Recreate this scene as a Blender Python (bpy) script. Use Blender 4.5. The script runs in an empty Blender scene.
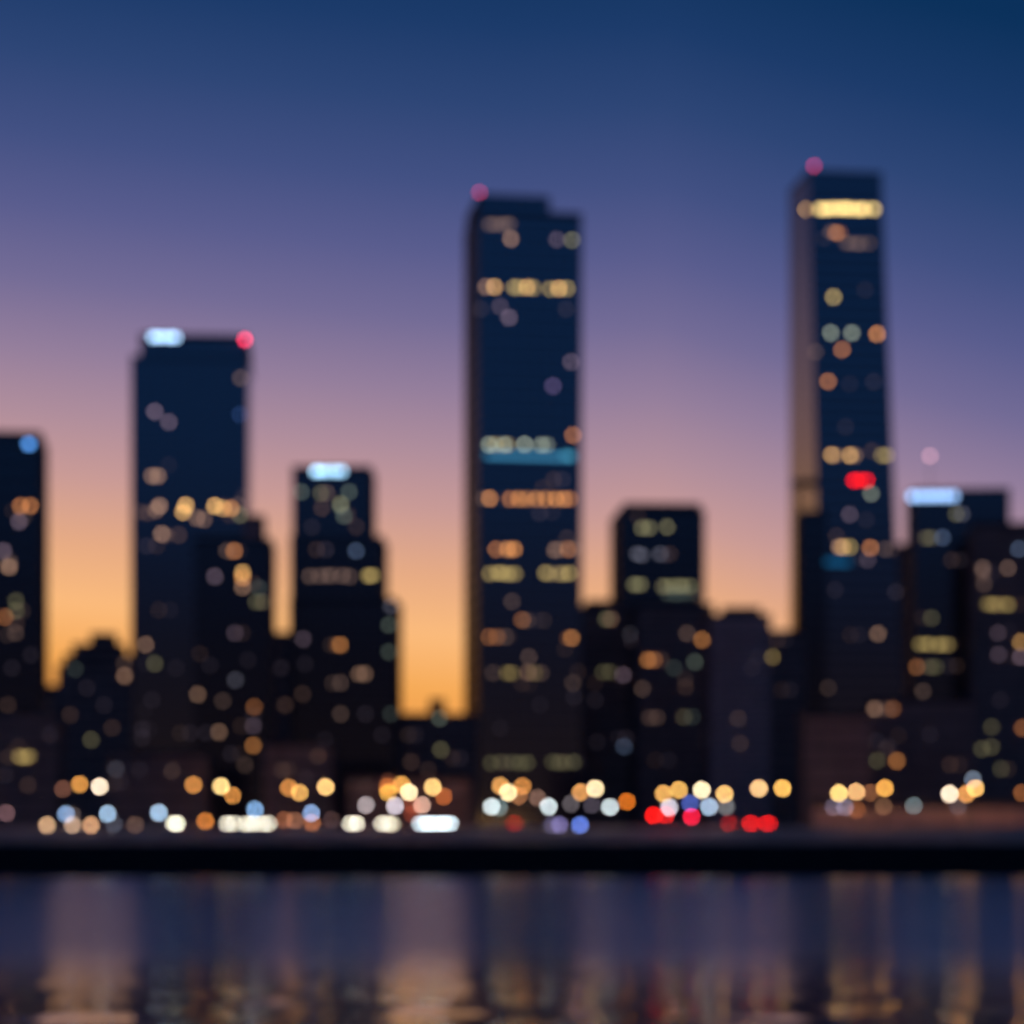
import bpy, bmesh, math, random
from mathutils import Vector
random.seed(7)
R = math.radians
scene = bpy.context.scene
COL = scene.collection

# ------------------------------------------------------------------ camera
F = 85.0; SENS = 36.0; FPX = 1024 * F / SENS        # focal length in pixels
HOR = 860.0; EYE = 3.1                              # horizon row, eye height over the water
cam_d = bpy.data.cameras.new('camera'); cam = bpy.data.objects.new('camera', cam_d); COL.objects.link(cam)
cam.location = (0, 0, EYE); cam.rotation_euler = (R(90), 0, 0)
cam_d.lens = F; cam_d.sensor_width = SENS; cam_d.sensor_fit = 'AUTO'
cam_d.shift_y = (HOR - 512) / 1024
cam_d.clip_start = 0.2; cam_d.clip_end = 20000
cam_d.dof.use_dof = True
cam_d.dof.focus_distance = 7.8
cam_d.dof.aperture_fstop = 1.47
cam_d.dof.aperture_blades = 0
scene.camera = cam
DISC = FPX * (F / 1000 / 1.47) * (1 / 7.8 - 1 / 600)  # blur disc diameter, px

GROUND = 9.4                                        # city street level above the water

def X(px, Y): return (px - 512) / FPX * Y
def Z(py, Y): return EYE + (HOR - py) / FPX * Y
def lin(c):
    out = []
    for v in c[:3]:
        v /= 255
        out.append(v / 12.92 if v <= 0.04045 else ((v + 0.055) / 1.055) ** 2.4)
    return out

# ------------------------------------------------------------------ materials
def new_mat(name):
    m = bpy.data.materials.new(name); m.use_nodes = True
    return m, m.node_tree.nodes, m.node_tree.links, m.node_tree.nodes['Principled BSDF']

def surface(name, col, rough=0.7, var=0.25, scale=0.35, metallic=0.0, ior=1.45, bump=0.0, bscale=3.0):
    m, n, l, p = new_mat(name)
    tc = n.new('ShaderNodeTexCoord')
    nz = n.new('ShaderNodeTexNoise'); nz.inputs['Scale'].default_value = scale; nz.inputs['Detail'].default_value = 4
    l.new(tc.outputs['Object'], nz.inputs['Vector'])
    rp = n.new('ShaderNodeValToRGB')
    rp.color_ramp.elements[0].position = 0.3; rp.color_ramp.elements[1].position = 0.7
    rp.color_ramp.elements[0].color = [c * (1 - var) for c in col] + [1]
    rp.color_ramp.elements[1].color = [min(1, c * (1 + var)) for c in col] + [1]
    l.new(nz.outputs['Fac'], rp.inputs['Fac']); l.new(rp.outputs['Color'], p.inputs['Base Color'])
    p.inputs['Roughness'].default_value = rough; p.inputs['Metallic'].default_value = metallic
    p.inputs['IOR'].default_value = ior
    if bump:
        b = n.new('ShaderNodeBump'); b.inputs['Strength'].default_value = bump
        n2 = n.new('ShaderNodeTexNoise'); n2.inputs['Scale'].default_value = bscale
        l.new(tc.outputs['Object'], n2.inputs['Vector'])
        l.new(n2.outputs['Fac'], b.inputs['Height']); l.new(b.outputs['Normal'], p.inputs['Normal'])
    return m

def glass_mat(name, tint, rough=0.1, ior=2.8):
    """coated curtain-wall glazing: panes differ a little in tint and tilt"""
    m, n, l, p = new_mat(name)
    tc = n.new('ShaderNodeTexCoord')
    vo = n.new('ShaderNodeTexVoronoi'); vo.inputs['Scale'].default_value = 0.33; vo.distance = 'CHEBYCHEV'
    vo.inputs['Randomness'].default_value = 0.2
    l.new(tc.outputs['Object'], vo.inputs['Vector'])
    mx = n.new('ShaderNodeMix'); mx.data_type = 'RGBA'
    sp = n.new('ShaderNodeSeparateColor'); l.new(vo.outputs['Color'], sp.inputs['Color'])
    l.new(sp.outputs['Red'], mx.inputs['Factor'])
    mx.inputs['A'].default_value = [c * 0.75 for c in tint] + [1]
    mx.inputs['B'].default_value = [c * 1.25 for c in tint] + [1]
    l.new(mx.outputs['Result'], p.inputs['Base Color'])
    p.inputs['Roughness'].default_value = rough
    p.inputs['IOR'].default_value = ior
    return m

M = {}
M['glass_blue'] = glass_mat('blue_coated_glass', (0.004, 0.016, 0.045))
M['glass_dark'] = glass_mat('dark_glass', (0.010, 0.012, 0.022), ior=2.0)
M['glass_teal'] = glass_mat('teal_glass', (0.004, 0.018, 0.034), ior=2.3)
M['masonry'] = surface('dark_masonry', (0.50, 0.31, 0.235), 0.85, 0.2, 0.15)
M['masonry_pale'] = surface('pale_render', (0.74, 0.46, 0.38), 0.9, 0.15, 0.2)
M['masonry_deep'] = surface('soot_brick', (0.42, 0.265, 0.20), 0.9, 0.2, 0.2)
M['frame'] = surface('grey_cladding', (0.05, 0.055, 0.07), 0.5, 0.15, 0.5)
M['roof'] = surface('roof_felt', (0.06, 0.06, 0.065), 0.9, 0.2, 0.3)
M['metal'] = surface('painted_steel', (0.05, 0.055, 0.06), 0.45, 0.15, 2.0, metallic=0.4)
M['quay'] = surface('wet_quay_stone', (0.016, 0.017, 0.02), 0.85, 0.35, 0.4, bump=0.3)
M['retain'] = surface('embankment_stone', (0.60, 0.42, 0.30), 0.9, 0.2, 0.3)
M['paving'] = surface('paving', (0.05, 0.046, 0.045), 0.9, 0.2, 0.8)
M['asphalt'] = surface('asphalt', (0.05, 0.05, 0.052), 0.85, 0.2, 1.5)
M['paint_line'] = surface('road_paint', (0.7, 0.7, 0.68), 0.8, 0.1, 2.0)
M['soil'] = surface('city_ground', (0.06, 0.055, 0.05), 0.95, 0.25, 0.05)
M['tyre'] = surface('tyre_rubber', (0.02, 0.02, 0.02), 0.9, 0.1, 5)
M['rim'] = surface('alloy_rim', (0.4, 0.4, 0.42), 0.35, 0.05, 5, metallic=0.9)
M['car_glass'] = glass_mat('car_glass', (0.01, 0.012, 0.014), 0.05, 1.5)
for nm, c in dict(black=(0.02, 0.02, 0.022), grey=(0.12, 0.125, 0.13), red=(0.22, 0.03, 0.025), white=(0.6, 0.6, 0.58), blue=(0.03, 0.06, 0.16)).items():
    M['paint_' + nm] = surface('car_paint_' + nm, c, 0.3, 0.03, 3, ior=1.5)

EM = {}
def emit(col, strength, sample=False):
    """a lamp, lit window or lit sign: colour (linear, max 1) and radiance"""
    mxc = max(col) or 1
    col = [round(c / mxc, 3) for c in col]; strength = strength * mxc
    strength = round(strength, 3 if strength < 1 else 2)
    key = (tuple(col), strength, sample)
    if key in EM: return EM[key]
    m, n, l, p = new_mat('lit_lamp' if sample else 'lit_window')
    p.inputs['Base Color'].default_value = (0.02, 0.02, 0.02, 1)
    p.inputs['Roughness'].default_value = 0.4
    p.inputs['Emission Color'].default_value = col + [1]
    p.inputs['Emission Strength'].default_value = strength
    m.cycles.emission_sampling = 'AUTO' if sample else 'NONE'
    EM[key] = m
    return m

def disc_gain(w, h):
    """radiance a w x h px source needs for a defocused peak of 1"""
    r = DISC / 2; s = 0.0; N = 40
    for i in range(N):
        for j in range(N):
            x = (i + 0.5) / N * w - w / 2; y = (j + 0.5) / N * h - h / 2
            if x * x + y * y <= r * r: s += 1
    return math.pi * r * r / (s / (N * N) * w * h)

# ------------------------------------------------------------------ mesh helpers
def link(name, bm, mats, parent=None, loc=None, smooth=False):
    me = bpy.data.meshes.new(name); bmesh.ops.recalc_face_normals(bm, faces=bm.faces[:]); bm.to_mesh(me); bm.free()
    for m in (mats if isinstance(mats, (list, tuple)) else [mats]): me.materials.append(m)
    if smooth:
        for p in me.polygons: p.use_smooth = True
    o = bpy.data.objects.new(name, me); COL.objects.link(o)
    if parent is not None: o.parent = parent
    if loc is not None: o.location = loc
    return o

def empty(name, label, cat, loc, rz=0.0, group=None):
    o = bpy.data.objects.new(name, None); COL.objects.link(o)
    o.empty_display_size = 0.5
    o.location = loc; o.rotation_euler = (0, 0, rz); o['label'] = label; o['category'] = cat
    if group: o['group'] = group
    return o

def box(bm, x0, x1, y0, y1, z0, z1, mi=0):
    v = [bm.verts.new(p) for p in ((x0, y0, z0), (x1, y0, z0), (x1, y1, z0), (x0, y1, z0), (x0, y0, z1), (x1, y0, z1), (x1, y1, z1), (x0, y1, z1))]
    for f in ((0, 3, 2, 1), (4, 5, 6, 7), (0, 1, 5, 4), (1, 2, 6, 5), (2, 3, 7, 6), (3, 0, 4, 7)):
        bm.faces.new([v[i] for i in f]).material_index = mi

def obox(bm, c, u, n, hw, hh, d0, d1, mi=0):
    """box on a wall: centre c, wall direction u, outward normal n, half width/height, depth from d0 to d1"""
    up = Vector((0, 0, 1)); v = []
    for d in (d0, d1):
        for a, b in ((-1, -1), (1, -1), (1, 1), (-1, 1)):
            v.append(bm.verts.new(c + u * (a * hw) + up * (b * hh) + n * d))
    for f in ((0, 1, 2, 3), (4, 5, 6, 7), (0, 1, 5, 4), (1, 2, 6, 5), (2, 3, 7, 6), (3, 0, 4, 7)):
        bm.faces.new([v[i] for i in f]).material_index = mi

def loft(bm, lo, hi, mi=0, cap=True):
    a = [bm.verts.new(p) for p in lo]; b = [bm.verts.new(p) for p in hi]; k = len(a)
    for i in range(k):
        bm.faces.new([a[i], a[(i + 1) % k], b[(i + 1) % k], b[i]]).material_index = mi
    if cap:
        bm.faces.new(a[::-1]).material_index = mi; bm.faces.new(b).material_index = mi

def tube(bm, p0, p1, r0, r1, k=10, mi=0):
    p0 = Vector(p0); p1 = Vector(p1); d = (p1 - p0).normalized()
    s = d.orthogonal().normalized(); t = d.cross(s)
    ring = lambda p, r: [p + (s * math.cos(2 * math.pi * i / k) + t * math.sin(2 * math.pi * i / k)) * r for i in range(k)]
    loft(bm, ring(p0, r0), ring(p1, r1), mi)

def lathe(bm, prof, k=14, mi=0, c=(0, 0)):
    rings = []
    for r, z in prof:
        rings.append([bm.verts.new((c[0] + r * math.cos(2 * math.pi * i / k), c[1] + r * math.sin(2 * math.pi * i / k), z)) for i in range(k)])
    for a, b in zip(rings, rings[1:]):
        for i in range(k):
            bm.faces.new([a[i], a[(i + 1) % k], b[(i + 1) % k], b[i]]).material_index = mi
    bm.faces.new(rings[0][::-1]).material_index = mi; bm.faces.new(rings[-1]).material_index = mi

# ------------------------------------------------------------------ the sky (dusk)
w = bpy.data.worlds.new('World'); scene.world = w; w.use_nodes = True
n = w.node_tree.nodes; l = w.node_tree.links
bg = n['Background']
tc = n.new('ShaderNodeTexCoord'); sep = n.new('ShaderNodeSeparateXYZ'); l.new(tc.outputs['Generated'], sep.inputs[0])
def mth(op, a, b=None, clamp=False):
    nd = n.new('ShaderNodeMath'); nd.operation = op; nd.use_clamp = clamp
    for i, v in enumerate((a, b)):
        if v is None: continue
        if isinstance(v, (int, float)): nd.inputs[i].default_value = v
        else: l.new(v, nd.inputs[i])
    return nd.outputs[0]
TILT = 0.08
t = mth('ADD', sep.outputs['Z'], mth('MULTIPLY', mth('ADD', mth('MINIMUM', mth('MAXIMUM', sep.outputs['X'], -0.22), 0.0), mth('MULTIPLY', mth('MINIMUM', mth('MAXIMUM', mth('SUBTRACT', sep.outputs['X'], 0.06), 0.0), 0.25), 3.5)), TILT))
TMIN, TMAX = -0.05, 0.75
fac = mth('DIVIDE', mth('SUBTRACT', t, TMIN), TMAX - TMIN, True)
def ramp(stops, fac=fac):
    r = n.new('ShaderNodeValToRGB'); r.color_ramp.interpolation = 'LINEAR'
    e = r.color_ramp.elements
    while len(e) > 1: e.remove(e[-1])
    for i, (p, c) in enumerate(sorted(stops)):
        k = e[0] if i == 0 else e.new(p)
        k.position = p; k.color = lin(c) + [1]
    l.new(fac, r.inputs['Fac'])
    return r.outputs['Color']
def t_row(py, px=430):
    d = Vector(((px - 512) / FPX, 1, (HOR - py) / FPX)).normalized()
    return (d.z + TILT * d.x - TMIN) / (TMAX - TMIN)
west = ramp([(t_row(y), c) for y, c in (
    (800, (225, 130, 50)), (690, (246, 170, 86)), (635, (251, 186, 122)), (575, (230, 170, 131)), (510, (201, 154, 149)),
    (450, (175, 141, 155)), (390, (148, 126, 155)), (320, (115, 107, 149)), (250, (89, 92, 141)), (180, (66, 80, 130)),
    (100, (45, 69, 117)), (20, (27, 58, 105)))] + [(0.512, (9, 48, 90)), (0.62, (9, 42, 82)), (1.0, (9, 28, 62))])
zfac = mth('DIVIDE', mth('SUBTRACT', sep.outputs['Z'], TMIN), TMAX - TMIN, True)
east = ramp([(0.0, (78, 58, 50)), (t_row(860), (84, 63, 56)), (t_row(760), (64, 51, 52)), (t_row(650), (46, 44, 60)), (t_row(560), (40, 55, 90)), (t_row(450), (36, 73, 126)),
             (t_row(150), (32, 74, 134)), (0.65, (20, 48, 92)), (1.0, (9, 28, 62))], zfac)  # low warm stops: glow added behind the camera to brighten the low facades
# towards the afterglow (left of the view axis) or away from it
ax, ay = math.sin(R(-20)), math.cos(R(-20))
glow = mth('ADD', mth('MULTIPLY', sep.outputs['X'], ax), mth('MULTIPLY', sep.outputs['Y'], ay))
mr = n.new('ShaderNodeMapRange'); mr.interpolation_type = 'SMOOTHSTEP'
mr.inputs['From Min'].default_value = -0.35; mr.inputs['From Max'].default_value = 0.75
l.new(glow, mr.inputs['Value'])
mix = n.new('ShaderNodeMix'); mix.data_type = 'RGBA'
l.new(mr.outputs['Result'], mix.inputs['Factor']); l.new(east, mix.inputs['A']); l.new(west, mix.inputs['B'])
sky = n.new('ShaderNodeTexSky'); sky.sky_type = 'NISHITA'; sky.sun_disc = False
sky.sun_elevation = R(-4.0); sky.sun_rotation = R(-20); sky.ozone_density = 3.0
add = n.new('ShaderNodeMix'); add.data_type = 'RGBA'; add.blend_type = 'ADD'; add.inputs['Factor'].default_value = 0.05
l.new(mix.outputs['Result'], add.inputs['A']); l.new(sky.outputs['Color'], add.inputs['B'])
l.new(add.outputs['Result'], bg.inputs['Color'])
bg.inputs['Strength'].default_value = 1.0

# ------------------------------------------------------------------ ground and water
def sheet(name, x0, x1, y0, y1, z, mat):
    bm = bmesh.new(); v = [bm.verts.new(p) for p in ((x0, y0, z), (x1, y0, z), (x1, y1, z), (x0, y1, z))]; bm.faces.new(v)
    o = link(name, bm, mat); o['kind'] = 'structure'; return o

QY = 450.0
m, nn, ll, p = new_mat('harbour_water')
p.inputs['Base Color'].default_value = (0.03, 0.05, 0.13, 1); p.inputs['Roughness'].default_value = 0.2
p.inputs['IOR'].default_value = 7.0
wtc = nn.new('ShaderNodeTexCoord')
wsp = nn.new('ShaderNodeSeparateXYZ'); ll.new(wtc.outputs['Object'], wsp.inputs[0])
# breeze: open water further out is finely ruffled, the sheltered water near this shore carries slow swells
wr = nn.new('ShaderNodeMapRange'); wr.interpolation_type = 'SMOOTHSTEP'
wr.inputs['From Min'].default_value = 43; wr.inputs['From Max'].default_value = 95
wr.inputs['To Min'].default_value = 0.09; wr.inputs['To Max'].default_value = 0.26
ll.new(wsp.outputs['Y'], wr.inputs['Value']); ll.new(wr.outputs['Result'], p.inputs['Roughness'])
wm = nn.new('ShaderNodeMapping'); wm.inputs['Scale'].default_value = (0.28, 0.18, 1); ll.new(wtc.outputs['Object'], wm.inputs['Vector'])
w1 = nn.new('ShaderNodeTexNoise'); w1.inputs['Scale'].default_value = 1.0; w1.inputs['Detail'].default_value = 1.0
ll.new(wm.outputs['Vector'], w1.inputs['Vector'])
ws = nn.new('ShaderNodeMapRange'); ws.interpolation_type = 'SMOOTHSTEP'
ws.inputs['From Min'].default_value = 45; ws.inputs['From Max'].default_value = 84
ws.inputs['To Min'].default_value = 1.0; ws.inputs['To Max'].default_value = 0.0
ll.new(wsp.outputs['Y'], ws.inputs['Value'])
# long-crested wavelets: steeper across the bay than along it
wt = nn.new('ShaderNodeTangent'); wt.direction_type = 'UV_MAP'; wt.uv_map = 'UVMap'
ll.new(wt.outputs['Tangent'], p.inputs['Tangent'])
p.inputs['Anisotropic'].default_value = 0.7; p.inputs['Anisotropic Rotation'].default_value = 0.25
wb = nn.new('ShaderNodeBump'); wb.inputs['Distance'].default_value = 0.26
ll.new(ws.outputs['Result'], wb.inputs['Strength'])
ll.new(w1.outputs['Fac'], wb.inputs['Height']); ll.new(wb.outputs['Normal'], p.inputs['Normal'])
M['water'] = m
wo = sheet('water', -1500, 1500, -300, QY + 0.2, 0.0, M['water'])
uv = wo.data.uv_layers.new(name='UVMap')
for lp in wo.data.loops:
    co = wo.data.vertices[lp.vertex_index].co; uv.data[lp.index].uv = (co.x / 100, co.y / 100)
sheet('ground', -3000, 3000, 492, 9000, GROUND - 0.004, M['soil'])
sheet('road', -1500, 1500, 460.1, 492.2, GROUND, M['asphalt'])
bm = bmesh.new()
for k in range(-30, 31): box(bm, k * 9 - 1.5, k * 9 + 1.5, 474.9, 475.1, GROUND + 0.002, GROUND + 0.006)
o = link('road_markings', bm, M['paint_line']); o['kind'] = 'structure'
bm = bmesh.new(); box(bm, -1500, 1500, 484, 491.5, GROUND + 0.004, GROUND + 0.13)
o = link('pavement', bm, M['paving']); o['kind'] = 'structure'

qw = empty('quay_wall', 'long black stone quay wall rising straight from the water', 'wall', (0, QY, 0))
bm = bmesh.new(); box(bm, -1500, 1500, 0, 0.75, -1, 5.9); link('wall', bm, M['quay'], qw)
bm = bmesh.new(); box(bm, -1500, 1500, -0.12, 0.8, 5.9, 6.22); link('coping', bm, M['quay'], qw)
bm = bmesh.new()
prof = [(QY + 0.6, 4.6), (QY + 0.6, 6.1), (459.6, GROUND + 0.02), (460.2, GROUND + 0.02), (460.2, 4.6)]
loft(bm, [(-1500, y, z) for y, z in prof], [(1500, y, z) for y, z in prof])
o = link('embankment', bm, M['retain']); o['kind'] = 'structure'

# ------------------------------------------------------------------ buildings
def footprint(fl, fr, pb, side, Y, D):
    """corners fl, fr, br, bl (x, y) of a rectangle whose visible side ends at column pb"""
    pc = fr if side == 'R' else fl
    cx, cy = X(pc, Y), Y
    a, b = -1.2, 1.2
    g = lambda th: (cx + D * math.sin(th)) / (cy + D * math.cos(th)) * FPX + 512 - pb
    for _ in range(60):
        mid = (a + b) / 2
        if g(a) * g(mid) <= 0: b = mid
        else: a = mid
    th = (a + b) / 2
    dx, dy = math.sin(th), math.cos(th)
    ux, uy = (-dy, dx) if side == 'R' else (dy, -dx)          # along the front, towards the other corner
    po = fl if side == 'R' else fr
    k = (po - 512) / FPX
    s = (k * cy - cx) / (ux - k * uy)
    c0 = Vector((cx, cy)); c1 = c0 + Vector((ux, uy)) * s; dd = Vector((dx, dy)) * D
    if side == 'R': return [c1, c0, c0 + dd, c1 + dd]
    return [c0, c1, c1 + dd, c0 + dd]

WIN = 0.55                                           # overall dimmer on the lit windows
class Building:
    def __init__(self, name, label, cat, Y, mat, floor=3.9):
        self.root = None; self.name = name; self.label = label; self.cat = cat; self.Y = Y; self.mat = mat; self.floor = floor
        self.tiers = []
    def tier(self, fl, fr, pb, side, ytop, ybot=None, D=24.0, dY=0.0, part='facade', mat=None, fl2=None, fr2=None, pb2=None, fin=3.2, side_fins=True):
        Y = self.Y + dY
        fl -= 2.2; fr += 2.2; pb += 2.2 if side == 'R' else -2.2; ytop -= 0.8
        hi = footprint(fl, fr, pb, side, Y, D)
        lo = hi
        if fl2 is not None:                      # a tapering, leaning tower: same wall directions, wider foot
            u = (hi[1] - hi[0]); dd = hi[3] - hi[0]
            k = (fl2 - 512) / FPX; c0 = Vector((X(fl2, hi[0].y), hi[0].y)) 
            un = u.normalized(); c0 = hi[0] + un * ((c0.x - hi[0].x) / un.x)
            k = (fr2 - 512) / FPX; c1 = c0 + un * ((k * c0.y - c0.x) / (un.x - k * un.y))
            dn = dd.normalized(); k = (pb2 - 512) / FPX; c3 = c0 + dn * ((k * c0.y - c0.x) / (dn.x - k * dn.y))
            lo = [c0, c1, c1 + (c3 - c0), c3]
        if self.root is None:
            c = sum(lo, Vector((0, 0))) / 4
            self.root = empty(self.name, self.label, self.cat, (c.x, c.y, GROUND))
            self.o = Vector((c.x, c.y, GROUND))
        z1 = Z(ytop, Y) - 1.0; z0 = GROUND - 0.3 if ybot is None else Z(ybot, Y)
        L = [Vector((p.x, p.y, z0)) - self.o for p in lo]; H = [Vector((p.x, p.y, z1)) - self.o for p in hi]
        self.tiers.append((L, H, z0 - self.o.z, z1 - self.o.z))
        at = lambda i, z: L[i].lerp(H[i], (z - L[0].z) / (H[0].z - L[0].z))
        bm = bmesh.new(); loft(bm, L, H, 0)
        cen = sum(L, Vector()) / 4
        # slab edges
        nf = int((z1 - z0) / self.floor)
        for k in range(1, nf + 1):
            zz = L[0].z + k * self.floor
            if zz > H[0].z - 1.2: break
            def ring(z, off):
                out = []
                ps = [at(i, z) for i in range(4)]; cc = sum(ps, Vector()) / 4
                for q in ps:
                    d = (q - cc); d.z = 0
                    out.append(q + d.normalized() * off)
                return out
            if side_fins: loft(bm, ring(zz - 0.35, 0.16), ring(zz + 0.35, 0.16), 1)
            else:
                a, b = at(0, zz), at(1, zz); u = (b - a).normalized(); nr = Vector((u.y, -u.x, 0))
                obox(bm, (a + b) / 2, u, nr, (b - a).length / 2, 0.35, -0.1, 0.16, 1)
        # vertical fins on all four faces
        for i in range(4):
            j = (i + 1) % 4; wd = (L[j] - L[i]).length; k = max(2, int(wd / (fin if side_fins or i == 0 else fin * 2.2)))
            if side_fins is False and i in (1, 2): continue
            u = (L[j] - L[i]).normalized(); nrm = Vector((u.y, -u.x, 0))
            if nrm.dot((L[i] + L[j]) / 2 - cen) < 0: nrm = -nrm
            for q in range(k + 1):
                f_ = q / k
                a = L[i].lerp(L[j], f_); b = H[i].lerp(H[j], f_)
                a = a + Vector((0, 0, 0.02)); b = b - Vector((0, 0, 0.02))
                hw = 0.09
                lo_ = [a - u * hw - nrm * 0.1, a + u * hw - nrm * 0.1, a + u * hw + nrm * 0.2, a - u * hw + nrm * 0.2]
                hi_ = [b - u * hw - nrm * 0.1, b + u * hw - nrm * 0.1, b + u * hw + nrm * 0.2, b - u * hw + nrm * 0.2]
                loft(bm, lo_, hi_, 1)
        link(part, bm, [mat or self.mat, M['frame']], self.root)
        # roof slab with a parapet
        bm = bmesh.new(); cc = sum(H, Vector()) / 4
        out = [q + (q - cc).normalized() * 0.3 for q in H]; inn = [q + (cc - q).normalized() * 0.6 for q in H]
        up = Vector((0, 0, 1))
        a = [bm.verts.new(q + up * 0.003) for q in out]; b = [bm.verts.new(q + up * 1.1) for q in out]
        c = [bm.verts.new(q + up * 1.1) for q in inn]; d = [bm.verts.new(q + up * 0.3) for q in inn]
        for s, e in ((a, b), (b, c), (c, d)):
            for i in range(4): bm.faces.new([s[i], s[(i + 1) % 4], e[(i + 1) % 4], e[i]])
        bm.faces.new(d); bm.faces.new(a[::-1])
        link('roof', bm, M['roof'], self.root)
        return self
    def locate(self, px, py):
        """point on the nearest wall seen at pixel px, py with the wall's direction and normal"""
        best = None
        for L, H, z0, z1 in self.tiers:
            for (i, j, front) in ((0, 1, 1), (0, 3, 0), (1, 2, 0)):
                Yg = self.Y
                for _ in range(4):
                    z = Z(py, Yg) - self.o.z
                    f_ = (z - L[0].z) / (H[0].z - L[0].z)
                    if f_ < -0.02 or f_ > 1.02: pt = None; break
                    f_ = min(1, max(0, f_))
                    a = L[i].lerp(H[i], f_); b = L[j].lerp(H[j], f_)
                    aw = a + self.o; bw = b + self.o
                    k = (px - 512) / FPX
                    den = (bw.x - aw.x) - k * (bw.y - aw.y)
                    if abs(den) < 1e-6: pt = None; break
                    s = (k * aw.y - aw.x) / den
                    sc = min(0.97, max(0.03, s)) if front else s
                    pt = aw.lerp(bw, sc); Yg = pt.y
                if pt is None: continue
                miss = 0 if 0 <= s <= 1 else (abs(s - sc) * 100 if front else 1e9)
                if miss >= 1e9: continue
                cen = sum(L, Vector()) / 4
                u = (b - a); u.z = 0; u.normalize(); nr = Vector((u.y, -u.x, 0))
                if nr.dot((a + b) / 2 - cen) < 0: nr = -nr
                if nr.dot(Vector((pt.x, pt.y, 0))) > 0: continue       # faces away from the water
                key = (miss, pt.y)
                if best is None or key < best[0]: best = (key, Vector((pt.x, pt.y, Z(py, pt.y))) - self.o, u, nr, pt.y)
        return best[1:] if best else None
    def win(self, px, py, col, w=3.6, h=3.6, name='lit_window', boost=1.0, label=None, proud=0.24, faint=False):
        r = self.locate(px, py)
        if r is None: print('MISSED', self.name, px, py); return
        c, u, nr, Y = r
        if py > 600 and w < 10: boost *= 0.6
        g = disc_gain(w, h)
        C = [v * boost * g * WIN for v in lin(col)]
        bm = bmesh.new(); hw, hh = w / 2 / FPX * Y, h / 2 / FPX * Y
        obox(bm, Vector((0, 0, 0)), u, nr, hw, hh, -0.06, proud)
        o = link(name, bm, emit(C, 1.0), self.root, c)
        if label: o['label'] = label
        if py > 470 and not faint and name == 'lit_window' and random.random() < 0.3:   # a dimmer room next door
            dx = random.choice((-1, 1)) * random.uniform(6, 13); dy = random.choice((0, 0, 0, -11, 11))
            if self.locate(px + dx, py + dy): self.win(px + dx, py + dy, random.choice((td, br, dm, br)), 3.2, 3.2, boost=random.uniform(0.25, 0.6), faint=True)
        return o
    def row(self, x0, x1, y, nwin, col, boost=0.62, jit=0.3, w=4.2, h=3.6):
        x0 += 7; x1 -= 7
        for k in range(nwin):
            x = x0 + (x1 - x0) * (k + 0.5) / nwin + random.uniform(-2, 2)
            f_ = random.uniform(1 - jit, 1 + jit)
            self.win(x, y + random.uniform(-0.6, 0.6), col, w, h, boost=boost * f_)
    def sign(self, x0, x1, y, h, col, blobs, boost=1.0, label=None):
        """lit sign: a dark backing panel with bright lit fields"""
        for dy in range(0, 14):                              # a sign may stand proud of the roof edge
            r = self.locate((x0 + x1) / 2, y + dy)
            if r: break
        c, u, nr, Y = r; c.z = Z(y, Y) - self.o.z
        bm = bmesh.new(); obox(bm, Vector((0, 0, 0)), u, nr, (x1 - x0) / 2 / FPX * Y + 0.5, h / 2 / FPX * Y + 0.5, -0.05, 0.5)
        s = link('sign', bm, M['metal'], self.root, c)
        if label: s['label'] = label
        for bx, bw, bb in blobs:
            bm = bmesh.new(); off = u * ((bx - (x0 + x1) / 2) / FPX * Y) + nr * 0.56
            obox(bm, Vector((0, 0, 0)), u, nr, bw / 2 / FPX * Y, h / 2 / FPX * Y, -0.08, 0.08)
            link('lit_panel', bm, emit([v * boost * bb * disc_gain(bw, h) for v in lin(col)], 1.0), s, off)
    def beacon(self, px, py, col, boost=1.0, base_py=None, dY=1.0):
        """red aviation light on a short mast on the roof"""
        L, H, z0, z1 = self.tiers[-1]
        Y = self.Y + dY
        p = Vector((X(px, Y), Y, Z(py, Y))) - self.o
        zr = Z(base_py, Y) - self.o.z if base_py else z1 + 0.2
        bm = bmesh.new(); tube(bm, (0, 0, min(zr, p.z - 0.8) - p.z), (0, 0, -0.35), 0.12, 0.1, 8)
        b = link('beacon', bm, M['metal'], self.root, p)
        bm = bmesh.new(); rr = 2.0 / FPX * Y
        lathe(bm, [(rr * math.sin(a), -rr * math.cos(a)) for a in [math.pi * (i + 0.15) / 8.3 for i in range(9)]], 12)
        link('lamp', bm, emit([v * boost * 0.7 * disc_gain(3.6, 3.6) for v in lin(col)], 1.0), b, (0, 0, 0), True)

# palette of lit windows as they show defocused (sRGB)
dm = (36, 31, 38); mv = (96, 80, 92); td = (84, 66, 58); tn = (146, 112, 90); br = (64, 47, 40); og = (168, 106, 60); ob = (205, 134, 72)
yb = (220, 168, 98); ol = (92, 88, 62); olb = (160, 138, 82); gg = (78, 88, 78); gy = (88, 88, 100); ggb = (136, 144, 126); gd = (52, 60, 56); bl = (66, 80, 104)

# 1 far left
b = Building('glass_tower', 'dark tower cut by the left picture edge, small blue sign at its top corner', 'skyscraper', 560, M['glass_dark'])
b.tier(-70, 38, 45, 'R', 433)
b.sign(25, 34, 444.5, 5, (80, 140, 215), [(29, 6, 1.0)], 0.75)
for x, y, c in ((20.5, 506, og), (30.5, 506, og), (19, 521.6, mv), (3.5, 551, mv), (9, 567, tn), (16, 601, ol), (16, 611, ol), (5, 617, og), (15.5, 633, td), (16, 624, br), (47, 707, dm), (12, 668, dm), (31, 655, dm), (8, 705, br)):
    b.win(x, y, c)
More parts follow.
